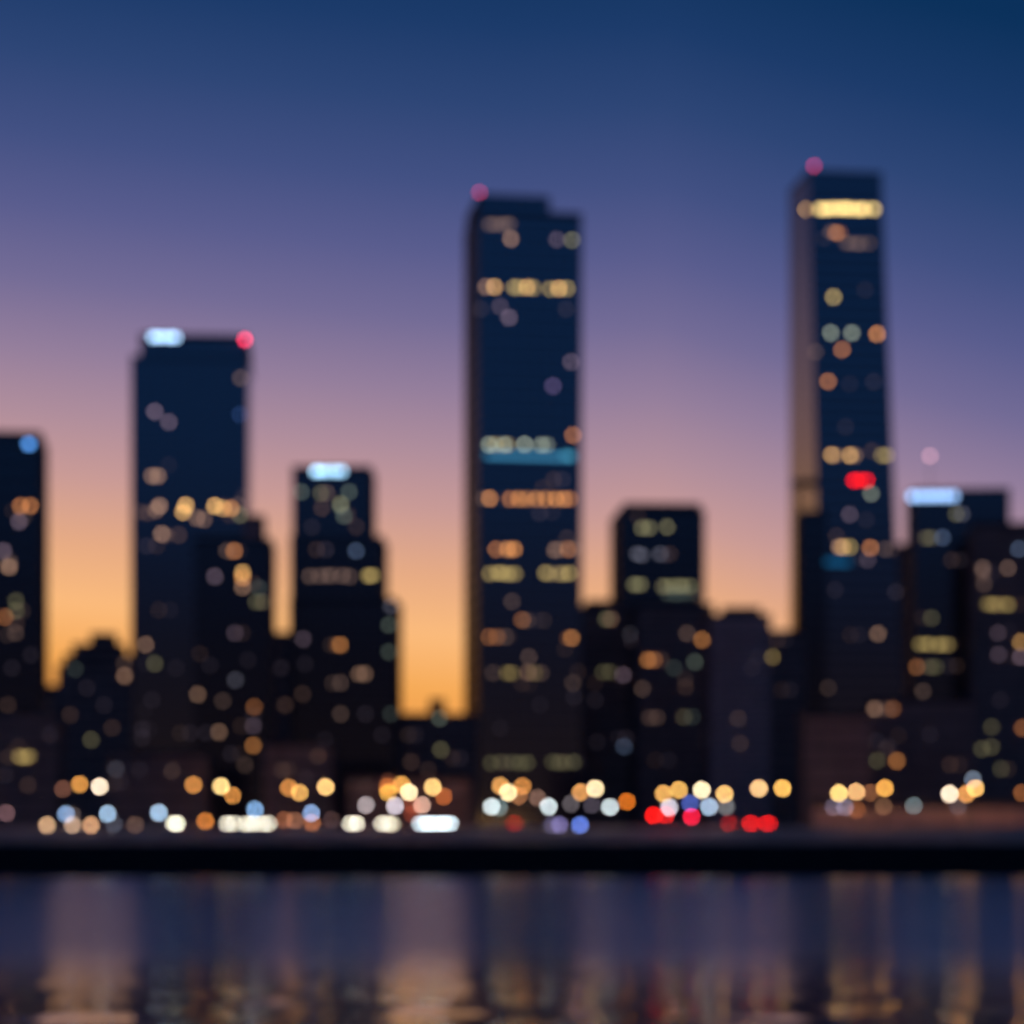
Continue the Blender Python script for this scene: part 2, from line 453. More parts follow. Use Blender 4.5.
# low block in front of it
b = Building('low_building', 'low dark block at the left edge with one band of amber windows', 'building', 540, M['masonry_deep'])
b.tier(-40, 56, 62, 'R', 712, D=16)
b.row(10, 40, 757, 3, olb, 0.7, 0.1)
for x, y, c in ((50, 735, dm), (28, 785, br), (5, 775, dm)): b.win(x, y, c)
# far low roofs in the left gap
b = Building('low_building', 'low dark roofline in the gap right of the left edge tower', 'building', 860, M['masonry_deep'])
b.tier(-20, 72, 76, 'R', 686, D=30)
# stepped block
b = Building('stepped_building', 'dark stepped block with a terraced roof between the two left towers', 'building', 760, M['masonry'])
b.tier(60, 139, 143, 'R', 666, D=26)
b.tier(66, 137, 140, 'R', 656, 667, D=25, dY=0.5, part='upper_storey')
b.tier(75, 122, 124, 'R', 645, 657, D=24, dY=1.0, part='upper_storey')
b.tier(93, 113, 115, 'R', 634, 646, D=14, dY=1.6, part='upper_storey')
for x, y, c in ((75, 669, gd), (124.5, 664, td), (124.5, 676, tn), (87, 688, dm), (91, 740, ol), (104, 705, dm), (70, 715, br), (112, 728, br)): b.win(x, y, c)
# left tower
b = Building('glass_tower', 'tall blue glass tower, white sign at its top left corner, red beacon at right', 'skyscraper', 650, M['glass_blue'])
b.tier(134, 246, 250, 'R', 358, side_fins=False)
b.tier(143, 245, 249, 'R', 336, 359, dY=0.6, part='crown')
b.sign(152, 178, 337.5, 5, (165, 205, 245), [(153, 4, 0.6), (157.5, 3, 0.5), (161.5, 3, 0.4), (166, 3, 0.4), (171, 4, 0.6), (176, 4, 0.6)], 0.8)
b.beacon(245, 339.5, (235, 50, 84), 1.2, 342, -0.3)
for x, y, c, bo in ((240.7, 378, td, 1), (154.7, 411.7, mv, 1.2), (169, 422, mv, 1), (240, 414.6, (30, 48, 84), 1), (152, 476, tn, .7), (158, 476, tn, .8), (159.6, 506, tn, 1), (156, 510, tn, .5), (148, 513, br, 1), (140, 512, br, .8),
                    (185.7, 505.5, yb, 1.1), (183, 512, yb, .9), (197, 518, tn, .6), (204, 519, tn, .7), (214.8, 506, yb, 1.1), (223, 508, yb, .9), (231, 508.5, ob, .8), (240, 515, ol, 1), (238, 505, td, .8), (161.7, 534, tn, .9), (166, 535, br, 1), (178.7, 535, br, 1), (147, 546, dm, 1),
                    (145.6, 644.6, tn, 1), (154.7, 663.5, ol, 1.1), (190, 733, dm, 1), (142, 729, dm, 1.2), (142, 738, dm, 1), (171, 770, td, .6), (170, 610, dm, .7), (152, 700, dm, .9), (176, 668, dm, .7)): b.win(x, y, c, boost=bo)
# its dark neighbour
b = Building('stepped_building', 'dark block with a small roof hut against the right side of the left glass tower', 'building', 600, M['glass_dark'])
b.tier(197, 268, 273, 'R', 539, D=18)
b.tier(246, 261, 263, 'R', 516, 540, D=7, dY=1.2, part='roof_hut', mat=M['masonry_pale'])
for x, y, c, bo in ((227, 551, td, .8), (234.4, 551, og, 1), (214.8, 576.4, mv, .8), (242.6, 572.5, yb, .8), (242.6, 578, ob, .7), (242.6, 587, tn, .7), (256, 602, ol, .9), (262, 602, ol, .9), (259, 588, gd, .8), (235, 633, mv, .7), (235.3, 680, gy, .7), (197.8, 694.5, tn, .8), (222.7, 701, td, .8),
                    (254.3, 707, og, .7), (253.4, 716, dm, 1), (253.4, 726, mv, .8), (253.4, 745.6, ob, .8), (219, 732, tn, .85), (231, 754, dm, 1.1), (210, 665, dm, .8), (248, 660, dm, .7), (206, 733, dm, 1), (245, 765, td, .7)): b.win(x, y, c, boost=bo)
# fourth: tower with sign
b = Building('glass_tower', 'mid height tower stepping down on its right, white sign centred at its top', 'skyscraper', 620, M['glass_teal'])
b.tier(295, 368, 373, 'R', 467, 538, D=18)
b.tier(293, 379, 385, 'R', 537, 600, D=19, dY=-0.5, part='middle_block', mat=M['glass_dark'])
b.tier(292, 392, 399, 'R', 599, D=20, dY=-1.0, part='lower_block', mat=M['glass_dark'])
b.sign(314, 344, 471.5, 5, (160, 210, 245), [(315.5, 4, 0.6), (320, 4, 0.6), (325, 3, 0.45), (330, 3, 0.4), (336, 4, 0.55), (342, 4, 0.6)], 0.8)
for x, y, c, bo in ((301, 492, gg, .8), (321, 493, ol, .7), (327, 493, td, .8), (340.6, 504, ol, 1.35), (341, 507, gg, .7), (349, 492, gg, .8), (322, 508, br, 1), (344, 516, gg, .8), (356, 551, bl, .9), (326, 549.6, dm, 1.1), (312, 527, dm, .8),
                    (303, 639, mv, .8), (340.3, 645, ob, .95), (337, 645, og, .3), (359, 674, tn, .7), (365, 674, tn, .7), (340.6, 683, td, 1.1), (302.5, 694, br, 1), (340.6, 714, td, 1), (365.5, 714, dm, 1.1), (389, 625, gg, 1), (391, 606, gy, .8), (389, 652, gg, .8), (392, 714, gd, 1), (315.7, 764, br, .9),
                    (305, 664, dm, .8), (382, 735, dm, .8), (325, 740, dm, .8)): b.win(x, y, c, boost=bo)
b.row(299, 360, 576, 6, td, 0.8, 0.15); b.row(362, 378, 576, 2, olb, 0.6, 0.1)
b = Building('low_building', 'dark block behind, filling the gap left of the stepped sign tower', 'building', 740, M['masonry_deep'])
b.tier(262, 306, 309, 'R', 633, D=20)
for x, y, c in ((281, 668, dm), (285, 705, br)): b.win(x, y, c)
b = Building('low_building', 'low dark block at the foot of the gap left of the stepped sign tower', 'building', 548, M['masonry_deep'])
b.tier(266, 330, 334, 'R', 742, D=14)
for x, y, c in ((282, 770, br), (306, 778, dm), (318, 756, br)): b.win(x, y, c)
# low block in the bright gap
b = Building('low_building', 'low block with a roof stub under the brightest orange gap, two greenish windows', 'building', 690, M['masonry'])
b.tier(388, 474, 384, 'L', 714, D=22)
b.tier(433, 442, 432, 'L', 700, 715, D=4, dY=1.0, part='roof_stub')
for x, y, c, bo in ((439.6, 718, gg, 1.2), (440.8, 749.7, ol, 1.1), (415, 735, dm, .8), (460, 758, dm, .9), (411, 762, br, 1), (428, 770, br, .7)): b.win(x, y, c, boost=bo)
# central tower
b = Building('glass_tower', 'tallest central blue glass tower with a notched roof and several lit floors', 'skyscraper', 700, M['glass_blue'])
b.tier(480, 579, 467, 'L', 210, D=27)
b.tier(481, 547, 469, 'L', 195, 211, D=26, dY=0.6, part='crown')
b.beacon(479.5, 193, (190, 44, 80), 0.7, 200)
b.row(480, 520, 224.5, 5, td, 0.72, 0.1)
for x, y, c, bo in ((510.8, 239, tn, .9), (556.7, 239.7, mv, .7), (572, 240, ol, 1.3), (486, 287, tn, .8), (494.5, 287, yb, .85), (514, 287.5, olb, .8), (519, 287.5, olb, .6), (527, 287.5, yb, .8), (533, 288, olb, .7), (550, 289, olb, .75), (559, 288.5, yb, .9), (567, 288.5, olb, .8),
                    (479, 309, dm, 1.1), (500, 306.5, mv, .6), (509, 317.6, mv, 1.1), (566, 309, dm, 1.1), (571, 362, mv, .85), (553, 386, (80, 66, 98), 1), (489, 444.8, ggb, .95), (495, 444.8, olb, .5), (504, 444.8, ggb, .9), (508, 444.8, olb, .4), (524.5, 444.5, ggb, 1.05), (541, 445, ggb, .7), (547, 445, ggb, .5), (573, 435.4, og, .95),
                    (562.7, 479.7, dm, 1.1), (489.6, 498.5, ob, .85), (510, 499, og, .9), (519, 499, ob, .65), (527, 499, ob, .6), (536, 499, ob, .7), (546, 499, ob, .65), (556, 499, ob, .7), (564, 499, ob, .65), (570, 499, og, .7), (539.4, 513, dm, 1.1), (552, 512, dm, .7), (496, 549.4, og, .8), (508, 549.4, ob, .8), (514, 549.4, ob, .8), (555, 550, tn, .6), (560, 550, td, .7), (568, 549.4, og, .7), (574, 549, td, .8),
                    (511.9, 601.5, td, 1.1), (522, 620, og, .8), (527, 620.5, td, .8), (536, 620.5, dm, .8), (489, 637, og, .8), (497, 637, og, .65), (505, 637, td, .9), (571.5, 638, ob, .95), (568, 638, og, .3), (528.8, 657, td, 1.2), (493, 673, td, .8), (507, 673, olb, .45), (512, 673, olb, .45), (528, 672.5, tn, .7), (535, 673, olb, .35), (541, 673, td, .8), (573, 683, td, .8), (574, 697, dm, 1), (470, 761, br, 1.2), (540, 705, dm, .6), (500, 728, dm, .6)): b.win(x, y, c, boost=bo)
b.row(482, 525, 573.5, 5, olb, 0.6, 0.15); b.row(535, 578, 573.5, 5, olb, 0.65, 0.15)
b.row(482, 538, 762.6, 6, ol, 0.75, 0.2); b.row(543, 582, 762.4, 4, ol, 0.8, 0.2)
b.win(530, 456.2, (54, 120, 158), 90, 4.0, name='lit_floor', boost=1.0); b.win(568, 456, (80, 170, 205), 10, 4, name='lit_floor', boost=.45, proud=0.3)
# right neighbour
b = Building('low_building', 'dark block against the right side of the central tower, few dim windows', 'building', 722, M['masonry'])
b.tier(583, 641, 577, 'L', 607, D=18)
b.tier(590, 616, 586, 'L', 601, 608, D=12, dY=0.8, part='upper_storey')
for x, y, c, bo in ((606, 619, ol, 1), (611, 619, tn, .5), (632.4, 641, mv, .9), (631, 634, gy, .5), (603, 672, ol, .6), (610, 672, ol, .6), (623, 675, mv, .95), (624, 746.5, bl, .9), (626, 738, dm, .9), (595, 700, dm, .8), (597, 742, dm, .6)): b.win(x, y, c, boost=bo)
# seventh
b = Building('office_tower', 'squat dark tower with chamfered top corners right of the central tower', 'skyscraper', 736, M['glass_dark'])
b.tier(622, 702, 613, 'L', 510, D=26)
b.tier(627, 698, 619, 'L', 504, 511, D=24, dY=0.8, part='crown')
for x, y, c, bo in ((642, 528, ol, 1.1), (649, 528, ol, 1.1), (667, 527, ol, 1.1), (637, 554, gy, .55), (642, 555, gy, .5), (660, 554, gy, .55), (665, 555, dm, .7)): b.win(x, y, c, boost=bo)
b.row(624, 648, 585, 3, ol, 0.75, 0.2); b.row(652, 700, 586, 6, ol, 0.85, 0.2); b.row(658, 700, 594, 4, gd, 0.6, 0.2)
b = Building('office_building', 'black block with scattered orange windows in front of the chamfered tower', 'building', 704, M['masonry_deep'])
b.tier(640, 711, 633, 'L', 604, D=20)
for x, y, c, bo in ((687, 633.4, td, 1.2), (702, 639.7, ob, .85), (648, 660, ob, .75), (654, 660, og, .7), (661, 660, td, .6), (694.8, 662, gg, 1), (674, 668, gd, 1), (642.4, 688.8, td, 1), (685.5, 687, br, .8), (651, 717.7, br, .9), (657, 717.7, td, .7), (684, 717, ol, .6), (692, 717, gd, .8), (668, 760, dm, .6), (705, 740, dm, .7)): b.win(x, y, c, boost=bo)
# eighth
b = Building('office_building', 'plain brownish purple block with a raised roof centre, nearly no lit windows', 'building', 650, M['masonry_pale'])
b.tier(713, 768, 707, 'L', 615, D=20)
b.tier(727, 758, 724, 'L', 608, 616, D=10, dY=0.8, part='upper_storey')
for x, y, c, bo in ((738, 718.7, td, .6), (740, 743.6, td, .5), (752, 668, dm, .7)): b.win(x, y, c, boost=bo)
b = Building('low_building', 'dark low block left of the foot of the tall right tower, one olive window', 'building', 720, M['masonry'])
b.tier(768, 803, 763, 'L', 631, D=18)
for x, y, c, bo in ((772, 657, olb, .75), (785, 640, dm, .6), (790, 690, dm, .7)): b.win(x, y, c, boost=bo)
# right tower
b = Building('glass_tower', 'tallest right tower leaning in outline, with a bright yellow lit top floor', 'skyscraper', 820, M['glass_blue'])
b.tier(811, 879, 792, 'L', 171, D=26, fl2=826, fr2=908, pb2=791, side_fins=False)
b.tier(802, 823, 797, 'L', 512, D=22, dY=-3, part='side_annex', mat=M['glass_dark'])
b.beacon(814, 166, (176, 44, 84), 0.7, 174)
b.row(809, 882, 209, 9, (250, 214, 132), 0.85, 0.15, 5.5, 4.6)
b.win(806, 209.5, yb, boost=.9)
for x, y, c, bo in ((831, 232, td, .8), (836, 233, og, .85), (840, 233, og, .3), (824, 238, dm, .7), (833.5, 297, olb, 1.05), (865, 290, dm, .7), (830.7, 333, ggb, .85), (851.8, 333, ggb, .85), (877, 334, ob, .95), (842, 349.6, og, .95), (828, 381.5, og, 1), (849.5, 384, dm, .6), (873.5, 382, dm, 1), (813.5, 352, td, .6),
                    (845.4, 427, dm, .8), (831.5, 455, yb, .7), (836, 455, tn, .4), (850, 455.4, yb, .8), (855, 455.4, tn, .5), (882, 455.4, olb, .5), (887, 455.4, olb, .5), (872, 451, br, .7), (871, 493.7, ggb, .6), (849.5, 514.5, mv, .7), (839, 547, tn, .9), (843, 547, yb, .5), (850, 547, olb, .7), (870.3, 547.8, og, 1), (885, 549, td, .7), (867.6, 560, mv, .45), (861, 558, dm, .7),
                    (902, 592, dm, 1), (877.8, 633.8, tn, 1), (859, 635, dm, .8), (828, 688, td, .6), (866, 520, dm, .7), (835, 590, dm, .7)): b.win(x, y, c, boost=bo)
b.row(838, 877, 243.5, 5, td, 0.6, 0.2)
b.win(854, 480.4, (255, 8, 0), name='red_sign', boost=1.1); b.win(860, 480.4, (255, 30, 0), name='red_sign', boost=.45); b.win(866.5, 480.4, (255, 8, 0), name='red_sign', boost=.9)
b.win(835, 562, (14, 76, 116), 30, 5, name='lit_floor', boost=1.0)
bm = bmesh.new(); Yb = 818.0
box(bm, X(792, Yb), X(819, Yb), Yb - 1.5, Yb + 2.5, Z(486, Yb), Z(480, Yb))
tube(bm, (X(798, Yb), Yb + 0.5, Z(514, Yb)), (X(798, Yb), Yb + 0.5, Z(485, Yb)), 0.5, 0.5, 8)
link('side_terrace', bm, M['metal'], b.root, -b.o)
b = Building('low_building', 'far dark block seen in the slit right of the tall right tower', 'building', 930, M['masonry'])
b.tier(888, 940, 885, 'L', 545, D=20)
# tenth
b = Building('glass_tower', 'dark tower with a wide blue white sign on its roof edge and a thin mast', 'skyscraper', 682, M['glass_teal'])
b.tier(916, 1007, 909, 'L', 490, D=22)
b.sign(910, 957, 496.5, 6.5, (150, 190, 244), [(912.5, 5, 0.7), (921, 6, 0.66), (929, 6, 0.66), (937, 6, 0.66), (945, 6, 0.66), (953, 6, 0.6)], 0.85)
b.beacon(930, 456, (196, 140, 150), 0.55, 490)
for x, y, c, bo in ((956, 514, ol, .7), (962, 514, gy, .5), (942.4, 537.5, bl, .85), (926, 538, ol, .5), (931, 538, ol, .5), (968.8, 532.5, dm, 1), (931.4, 618, ol, .85), (914, 667, og, .8), (918, 667, td, .5), (931, 667, ol, .7), (936, 667, ol, .6), (949, 666, dm, .9), (923, 691.4, td, 1), (960, 560, dm, .6)): b.win(x, y, c, boost=bo)
b.row(909, 958, 644.8, 6, olb, 0.62, 0.15)
b = Building('apartment_block', 'dark block at the right edge with a yellowish row of windows', 'building', 656, M['masonry_deep'])
b.tier(975, 1075, 969, 'L', 524, D=18)
for x, y, c, bo in ((1018.7, 549, bl, .85), (982.6, 568, td, 1.1), (983, 573, td, .5), (1008, 568, td, 1.1), (984, 584, td, .6), (998, 633, mv, .6), (998.5, 654.5, mv, .7), (1020.6, 642, yb, .7), (1020.6, 657, mv, 1.3), (991.5, 727, ol, .7), (981.8, 749, ol, .9), (991.5, 747, ol, .8), (1000.8, 769, ol, .7), (1022.8, 728, og, .9), (1000, 700, dm, .7)): b.win(x, y, c, boost=bo)
b.row(976, 1019, 604.8, 6, olb, 0.5, 0.2)
# low front blocks
b = Building('low_building', 'pale blank low block below the tall right tower', 'building', 545, M['masonry'])
b.tier(806, 868, 801, 'L', 714, D=14)
b = Building('low_building', 'dark low block between the pale low block and the right edge, one orange window', 'building', 575, M['masonry_deep'])
b.tier(872, 972, 869, 'L', 700, D=16)
for x, y, c, bo in ((874.5, 709, tn, .95), (878, 709, td, .5), (888, 709, td, .8), (893, 709, og, .5), (876, 740.7, dm, 1), (888, 746.5, dm, 1.1), (877, 760.6, ol, .8), (896.8, 761, ob, .8), (930, 735, dm, .7), (950, 765, br, .7)): b.win(x, y, c, boost=bo)
b = Building('low_building', 'low dark block along the street below the left glass tower', 'building', 545, M['masonry_deep'])
b.tier(108, 205, 210, 'R', 752, D=14)
for x, y, c, bo in ((116, 769, gy, .6), (121, 783, dm, .8), (140, 770, dm, .8), (172, 771, td, .7)): b.win(x, y, c, boost=bo)
b = Building('low_building', 'low dark block along the street under the orange gap', 'building', 540, M['masonry_deep'])
b.tier(350, 468, 346, 'L', 776, D=14)
for x, y, c, bo in ((388, 782, (120, 66, 46), .9), (366, 786, br, .7), (455, 790, dm, .8)): b.win(x, y, c, boost=bo)

b = Building('low_building', 'low wide building added to catch the orange lamp glow at the right edge', 'building', 500, M['masonry_pale'])
b.tier(815, 1080, 812, 'L', 804, D=12, side_fins=False)  # added block, gives the orange lamp glow a wall to fall on
# ------------------------------------------------------------------ lamps along the water
def copy_tree(o, parent=None):
    c = o.copy(); COL.objects.link(c)
    if parent is not None: c.parent = parent
    for ch in list(o.children): copy_tree(ch, c)
    return c

def lamp_material(root, mat):
    for ch in root.children_recursive:
        if ch.name.split('.')[0] in ('lamp_globe', 'lamp_head'):
            ch.material_slots[0].link = 'OBJECT'; ch.material_slots[0].material = mat

def globe_profile(r): return [(r * math.sin(a), -r * math.cos(a)) for a in [math.pi * (i + 0.15) / 8.3 for i in range(9)]]

LH = 8.0
def make_street_lamp():
    t = empty('street_lamp', 'street lamp', 'street lamp', (0, 0, 0), 0, 'warm street lamps along the waterfront road')
    bm = bmesh.new(); lathe(bm, [(0.22, 0), (0.22, 0.5), (0.12, 0.75)], 10); link('base', bm, M['metal'], t)
    bm = bmesh.new(); tube(bm, (0, 0, 0.7), (0, 0, LH - 0.55), 0.1, 0.06, 10); link('pole', bm, M['metal'], t)
    bm = bmesh.new(); lathe(bm, [(0.08, -0.6), (0.3, -0.4), (0.26, -0.3)], 12); link('collar', bm, M['metal'], t, (0, 0, LH))
    bm = bmesh.new(); lathe(bm, globe_profile(0.36), 14); link('lamp_globe', bm, emit((1, 1, 1), 1, True), t, (0, 0, LH), True)
    return t
PH = 4.0
def make_path_lamp():
    t = empty('path_lamp', 'lamp', 'lamp', (0, 0, 0), 0, 'cool white lamp posts along the road edge')
    bm = bmesh.new(); lathe(bm, [(0.16, 0), (0.16, 0.35), (0.09, 0.5)], 10); link('base', bm, M['metal'], t)
    bm = bmesh.new(); tube(bm, (0, 0, 0.45), (0, 0, PH - 0.4), 0.07, 0.05, 8); link('pole', bm, M['metal'], t)
    bm = bmesh.new(); lathe(bm, globe_profile(0.36), 14); link('lamp_globe', bm, emit((1, 1, 1), 1, True), t, (0, 0, PH), True)
    bm = bmesh.new(); lathe(bm, [(0.3, 0.28), (0.42, 0.3), (0.1, 0.5)], 12); link('lamp_cap', bm, M['metal'], t, (0, 0, PH))
    return t
def make_bollard():
    t = empty('bollard_light', 'bollard', 'bollard light', (0, 0, 0), 0, 'low bollard lights at the road edge')
    bm = bmesh.new(); lathe(bm, [(0.16, 0), (0.16, 0.06), (0.11, 0.1), (0.11, 0.62)], 12); link('post', bm, M['metal'], t)
    bm = bmesh.new(); lathe(bm, [(0.27, 0.62), (0.33, 0.7), (0.33, 1.12), (0.27, 1.2)], 14); link('lamp_head', bm, emit((1, 1, 1), 1, True), t)
    bm = bmesh.new(); lathe(bm, [(0.36, 1.2), (0.36, 1.26), (0.05, 1.34)], 14); link('cap', bm, M['metal'], t)
    return t

protos = {}; LAMP = 1.05
def place(kind, px, py, col, boost, label, Y, glow=0, cool=False):
    mk = dict(street=make_street_lamp, path=make_path_lamp, bollard=make_bollard)[kind]
    if kind not in protos: o = protos[kind] = mk()
    else: o = copy_tree(protos[kind])
    nat = dict(street=LH, path=PH, bollard=0.91)[kind]
    zt = Z(py, Y); gz = GROUND + 0.01
    o.location = (X(px, Y), Y, gz)
    dz = zt - gz - nat
    for ch in o.children:
        s = ch.name.split('.')[0]
        if s in ('collar', 'lamp_globe', 'lamp_cap'): ch.location.z = nat + dz
        elif s == 'pole':
            z0 = 0.7 if kind == 'street' else 0.45; z1 = nat - (0.55 if kind == 'street' else 0.4)
            k = (z1 + dz - z0) / (z1 - z0)
            ch.scale.z = k; ch.location.z = z0 - z0 * k
        elif kind == 'bollard' and s == 'post':
            k = max(0.1, (0.62 + dz) / 0.62); ch.scale.z = k
        elif kind == 'bollard': ch.location.z = max(-0.55, dz)
    d = 0.72 / Y * FPX * 0.88
    lamp_material(o, emit([v * boost * LAMP * disc_gain(d, d) for v in lin(col)], 1.0))
    o['label'] = label
    if glow:
        ld = bpy.data.lights.new('lamp_light', 'POINT'); ld.energy = glow; ld.shadow_soft_size = 0.5
        ld.color = (1.0, 0.62, 0.42) if cool else (1.0, 0.46, 0.16)
        lo = bpy.data.objects.new('lamp_light', ld); COL.objects.link(lo); lo.parent = o; lo.location = (0, 0, nat + dz + 0.6)
    return o

OR = (196, 128, 62); YO = (232, 172, 92); YB = (255, 226, 142); WY = (255, 240, 190); DO = (160, 86, 36); BN = (98, 62, 48)
street = [
 (63, 789, BN, 1, 'dim brown lamp left of the orange and yellow pair near the left edge'),
 (79.7, 784.3, (206, 140, 66), 1, 'orange lamp close left of the first bright yellow lamp'),
 (99.6, 786.6, WY, 1.2, 'first bright yellow street lamp from the left edge'),
 (193.4, 785, OR, 1, 'lone orange lamp left of the bright yellow lamp under the left glass tower'),
 (221, 786.3, (255, 222, 130), 1.15, 'bright yellow street lamp right below the left glass tower'),
 (232.4, 795.4, OR, .95, 'lower orange lamp touching the bright yellow lamp under the left tower'),
 (288.7, 787.8, OR, 1, 'orange lamp, upper one of a pair left of the stepped sign tower foot'),
 (299.6, 792.8, YO, .9, 'amber lamp, lower one of a pair left of the stepped sign tower foot'),
 (325.6, 787, (255, 210, 118), 1.15, 'bright yellow lamp alone below the stepped sign tower'),
 (387.7, 786.6, DO, 1, 'dark orange lamp at the upper left of the dense lamp cluster'),
 (388, 792.5, (240, 178, 74), 1, 'golden lamp at the lower left of the dense lamp cluster'),
 (401.5, 784.6, (226, 160, 76), 1, 'amber lamp topmost in the dense lamp cluster'),
 (409, 792.5, (255, 238, 170), 1.25, 'brightest white yellow lamp in the middle of the dense cluster'),
 (432.9, 787.2, (255, 216, 120), 1.15, 'bright yellow lamp right of the dense cluster, under the orange gap'),
 (443.7, 796.6, DO, 1.1, 'dark orange lamp low right of the dense cluster'),
 (412.4, 805, (112, 50, 32), 1, 'dull red brown lamp low in the dense cluster'),
 (500.3, 785.8, (214, 150, 80), 1, 'amber lamp upper left in the group below the central tower'),
 (508.2, 792.5, (255, 236, 160), 1.25, 'brightest lamp in the group below the central tower'),
 (522.5, 786.3, OR, .95, 'orange lamp upper right in the group below the central tower'),
 (519, 796, (140, 92, 58), 1, 'dim tan lamp low in the group below the central tower'),
 (537.5, 797.8, (112, 84, 72), 1, 'faint mauve lamp right of the group below the central tower'),
 (580.7, 792.2, (216, 150, 86), 1, 'amber lamp touching the bright lamp right of the central tower foot'),
 (595.3, 788.7, (255, 238, 170), 1.25, 'bright white yellow lamp right of the central tower foot'),
 (627, 801.6, (200, 104, 28), 1, 'deep orange low lamp between central tower and chamfered tower'),
 (663.6, 793.7, YO, 1, 'amber lamp above the left red signals'),
 (679, 790, (232, 176, 92), 1, 'golden lamp left of the brightest lamp over the red signals'),
 (701.7, 789.9, (255, 244, 180), 1.3, 'brightest lamp over the red signals below the brownish block'),
 (724.5, 794, (250, 206, 110), 1.1, 'yellow lamp right of the brightest lamp over the red signals'),
 (758.8, 788.4, (250, 208, 130), 1.1, 'pale yellow lamp, left one of the even pair over the paired tail lights'),
 (782.5, 788.4, (248, 196, 90), 1.1, 'deep yellow lamp, right one of the even pair over the paired tail lights'),
 (838.8, 793.1, (255, 224, 120), 1.2, 'bright yellow lamp, left end of the group before the pale low block'),
 (856, 792, (240, 190, 112), 1.05, 'amber lamp second in the group before the pale low block'),
 (870, 792.8, (120, 74, 46), 1, 'dim brown lamp in the group before the pale low block'),
 (884.8, 788.2, (244, 180, 76), 1.05, 'golden lamp, right end of the group before the pale low block'),
 (949.6, 794, (255, 242, 190), 1.3, 'brightest white yellow lamp near the right edge'),
 (966.3, 794, (222, 150, 80), 1, 'orange lamp between two brighter lamps near the right edge'),
 (975.6, 788.5, (248, 196, 100), 1.05, 'golden lamp, right one of three near the right edge'),
 (1022, 793, (120, 70, 34), 1, 'dull orange lamp cut by the right picture edge'),
]
GLOW = {63: 80, 232: 80, 388: 70, 519: 80, 664: 90, 759: 90, 839: 140, 885: 170, 966: 240, 1022: 280}
for px, py, c, bo, lab in street:
    if bo > 1.04: c = (c[0], c[1] * 0.96, min(255, c[2] * 1.06)); bo = 1 + (bo - 1) * 0.5
    Y = min(532 if px < 790 else 486, max(463, FPX * (GROUND + LH - EYE) / (HOR - py)))
    place('street', px, py, c, bo, lab, Y, GLOW.get(round(px), 0))
BW = (150, 182, 214); WT = (205, 218, 222); WL = (196, 186, 196)
path = [
 (66, 814, (120, 150, 190), 1, 'pale blue lamp post above three tan bollard lights'),
 (107.5, 813.6, (150, 180, 210), 1, 'blue white lamp post right of the tan bollard lights'),
 (158.8, 812.7, (160, 190, 220), 1, 'blue white lamp post beside the lone white headlights'),
 (255, 809.5, (120, 160, 205), 1, 'blue lamp post behind the left row of white headlights'),
 (311.3, 813, (130, 160, 205), 1, 'blue lamp post over the brown bollard lights'),
 (365.8, 805, (160, 148, 150), 1, 'greyish pink lamp post left of the dense lamp cluster'),
 (395, 806, (208, 196, 206), 1, 'lilac white lamp post under the dense lamp cluster'),
 (422, 805, (206, 160, 140), 1, 'pinkish tan lamp post right under the dense lamp cluster'),
 (491.5, 806.6, WT, 1, 'white lamp post below the left edge of the central tower'),
 (499, 807.4, (90, 110, 112), 1, 'dim teal lamp post half behind the white one under the central tower'),
 (548.6, 806.6, WT, 1, 'white lamp post below the right half of the central tower'),
 (571, 803.6, (84, 78, 82), 1, 'faint grey lamp post left of the bright lamp by the central tower'),
 (591.8, 805, (64, 58, 68), 1, 'faint mauve lamp post under the bright lamp by the central tower'),
 (610, 807, WT, .95, 'white lamp post right of the central tower foot'),
 (669.4, 807.4, (206, 200, 214), 1, 'lilac white lamp post over the left red signals'),
 (690, 803, (66, 84, 160), 1, 'deep blue lamp post above the middle red signal'),
 (709, 806.8, (168, 190, 216), 1, 'blue white lamp post below the brightest lamp over the red signals'),
 (726, 806.6, (104, 104, 104), 1, 'grey lamp post over the single dull tail lights'),
 (833.5, 807, (84, 76, 92), 1, 'faint lilac lamp post, left of two before the pale low block'),
 (845, 807, (106, 98, 116), 1, 'mauve grey lamp post, right of two before the pale low block'),
 (857, 810, (110, 60, 28), 1, 'dull orange low lamp post before the pale low block'),
 (883.6, 806.6, (96, 66, 46), 1, 'dim brown lamp post under the golden lamp of the right group'),
 (913.8, 805.7, (88, 102, 106), 1, 'grey teal lamp post alone in front of the low dark block'),
 (958, 806.6, (62, 56, 60), 1, 'faint grey lamp post under the three right lamps'),
 (973, 779.4, (92, 104, 120), 1, 'tall grey blue lamp post above the golden right lamp'),
 (6.5, 813, (98, 70, 74), 1, 'dim mauve lamp post at the left picture edge'),
 (72, 815, (70, 60, 58), 1, 'faint grey lamp post crowding the pale blue one near the left edge'),
]
PGLOW = {6: 60, 845: 60, 857: 75, 884: 75, 914: 55, 958: 75, 973: 75, 726: 50, 709: 40}; WARM = {20, 21, 23, 24, 19, 0, 25, 17, 22}
for k, (px, py, c, bo, lab) in enumerate(path):
    place('path', px, py, c, bo, lab, 461.4 + (k % 4) * 0.8, PGLOW.get(round(px), 28), k not in WARM)
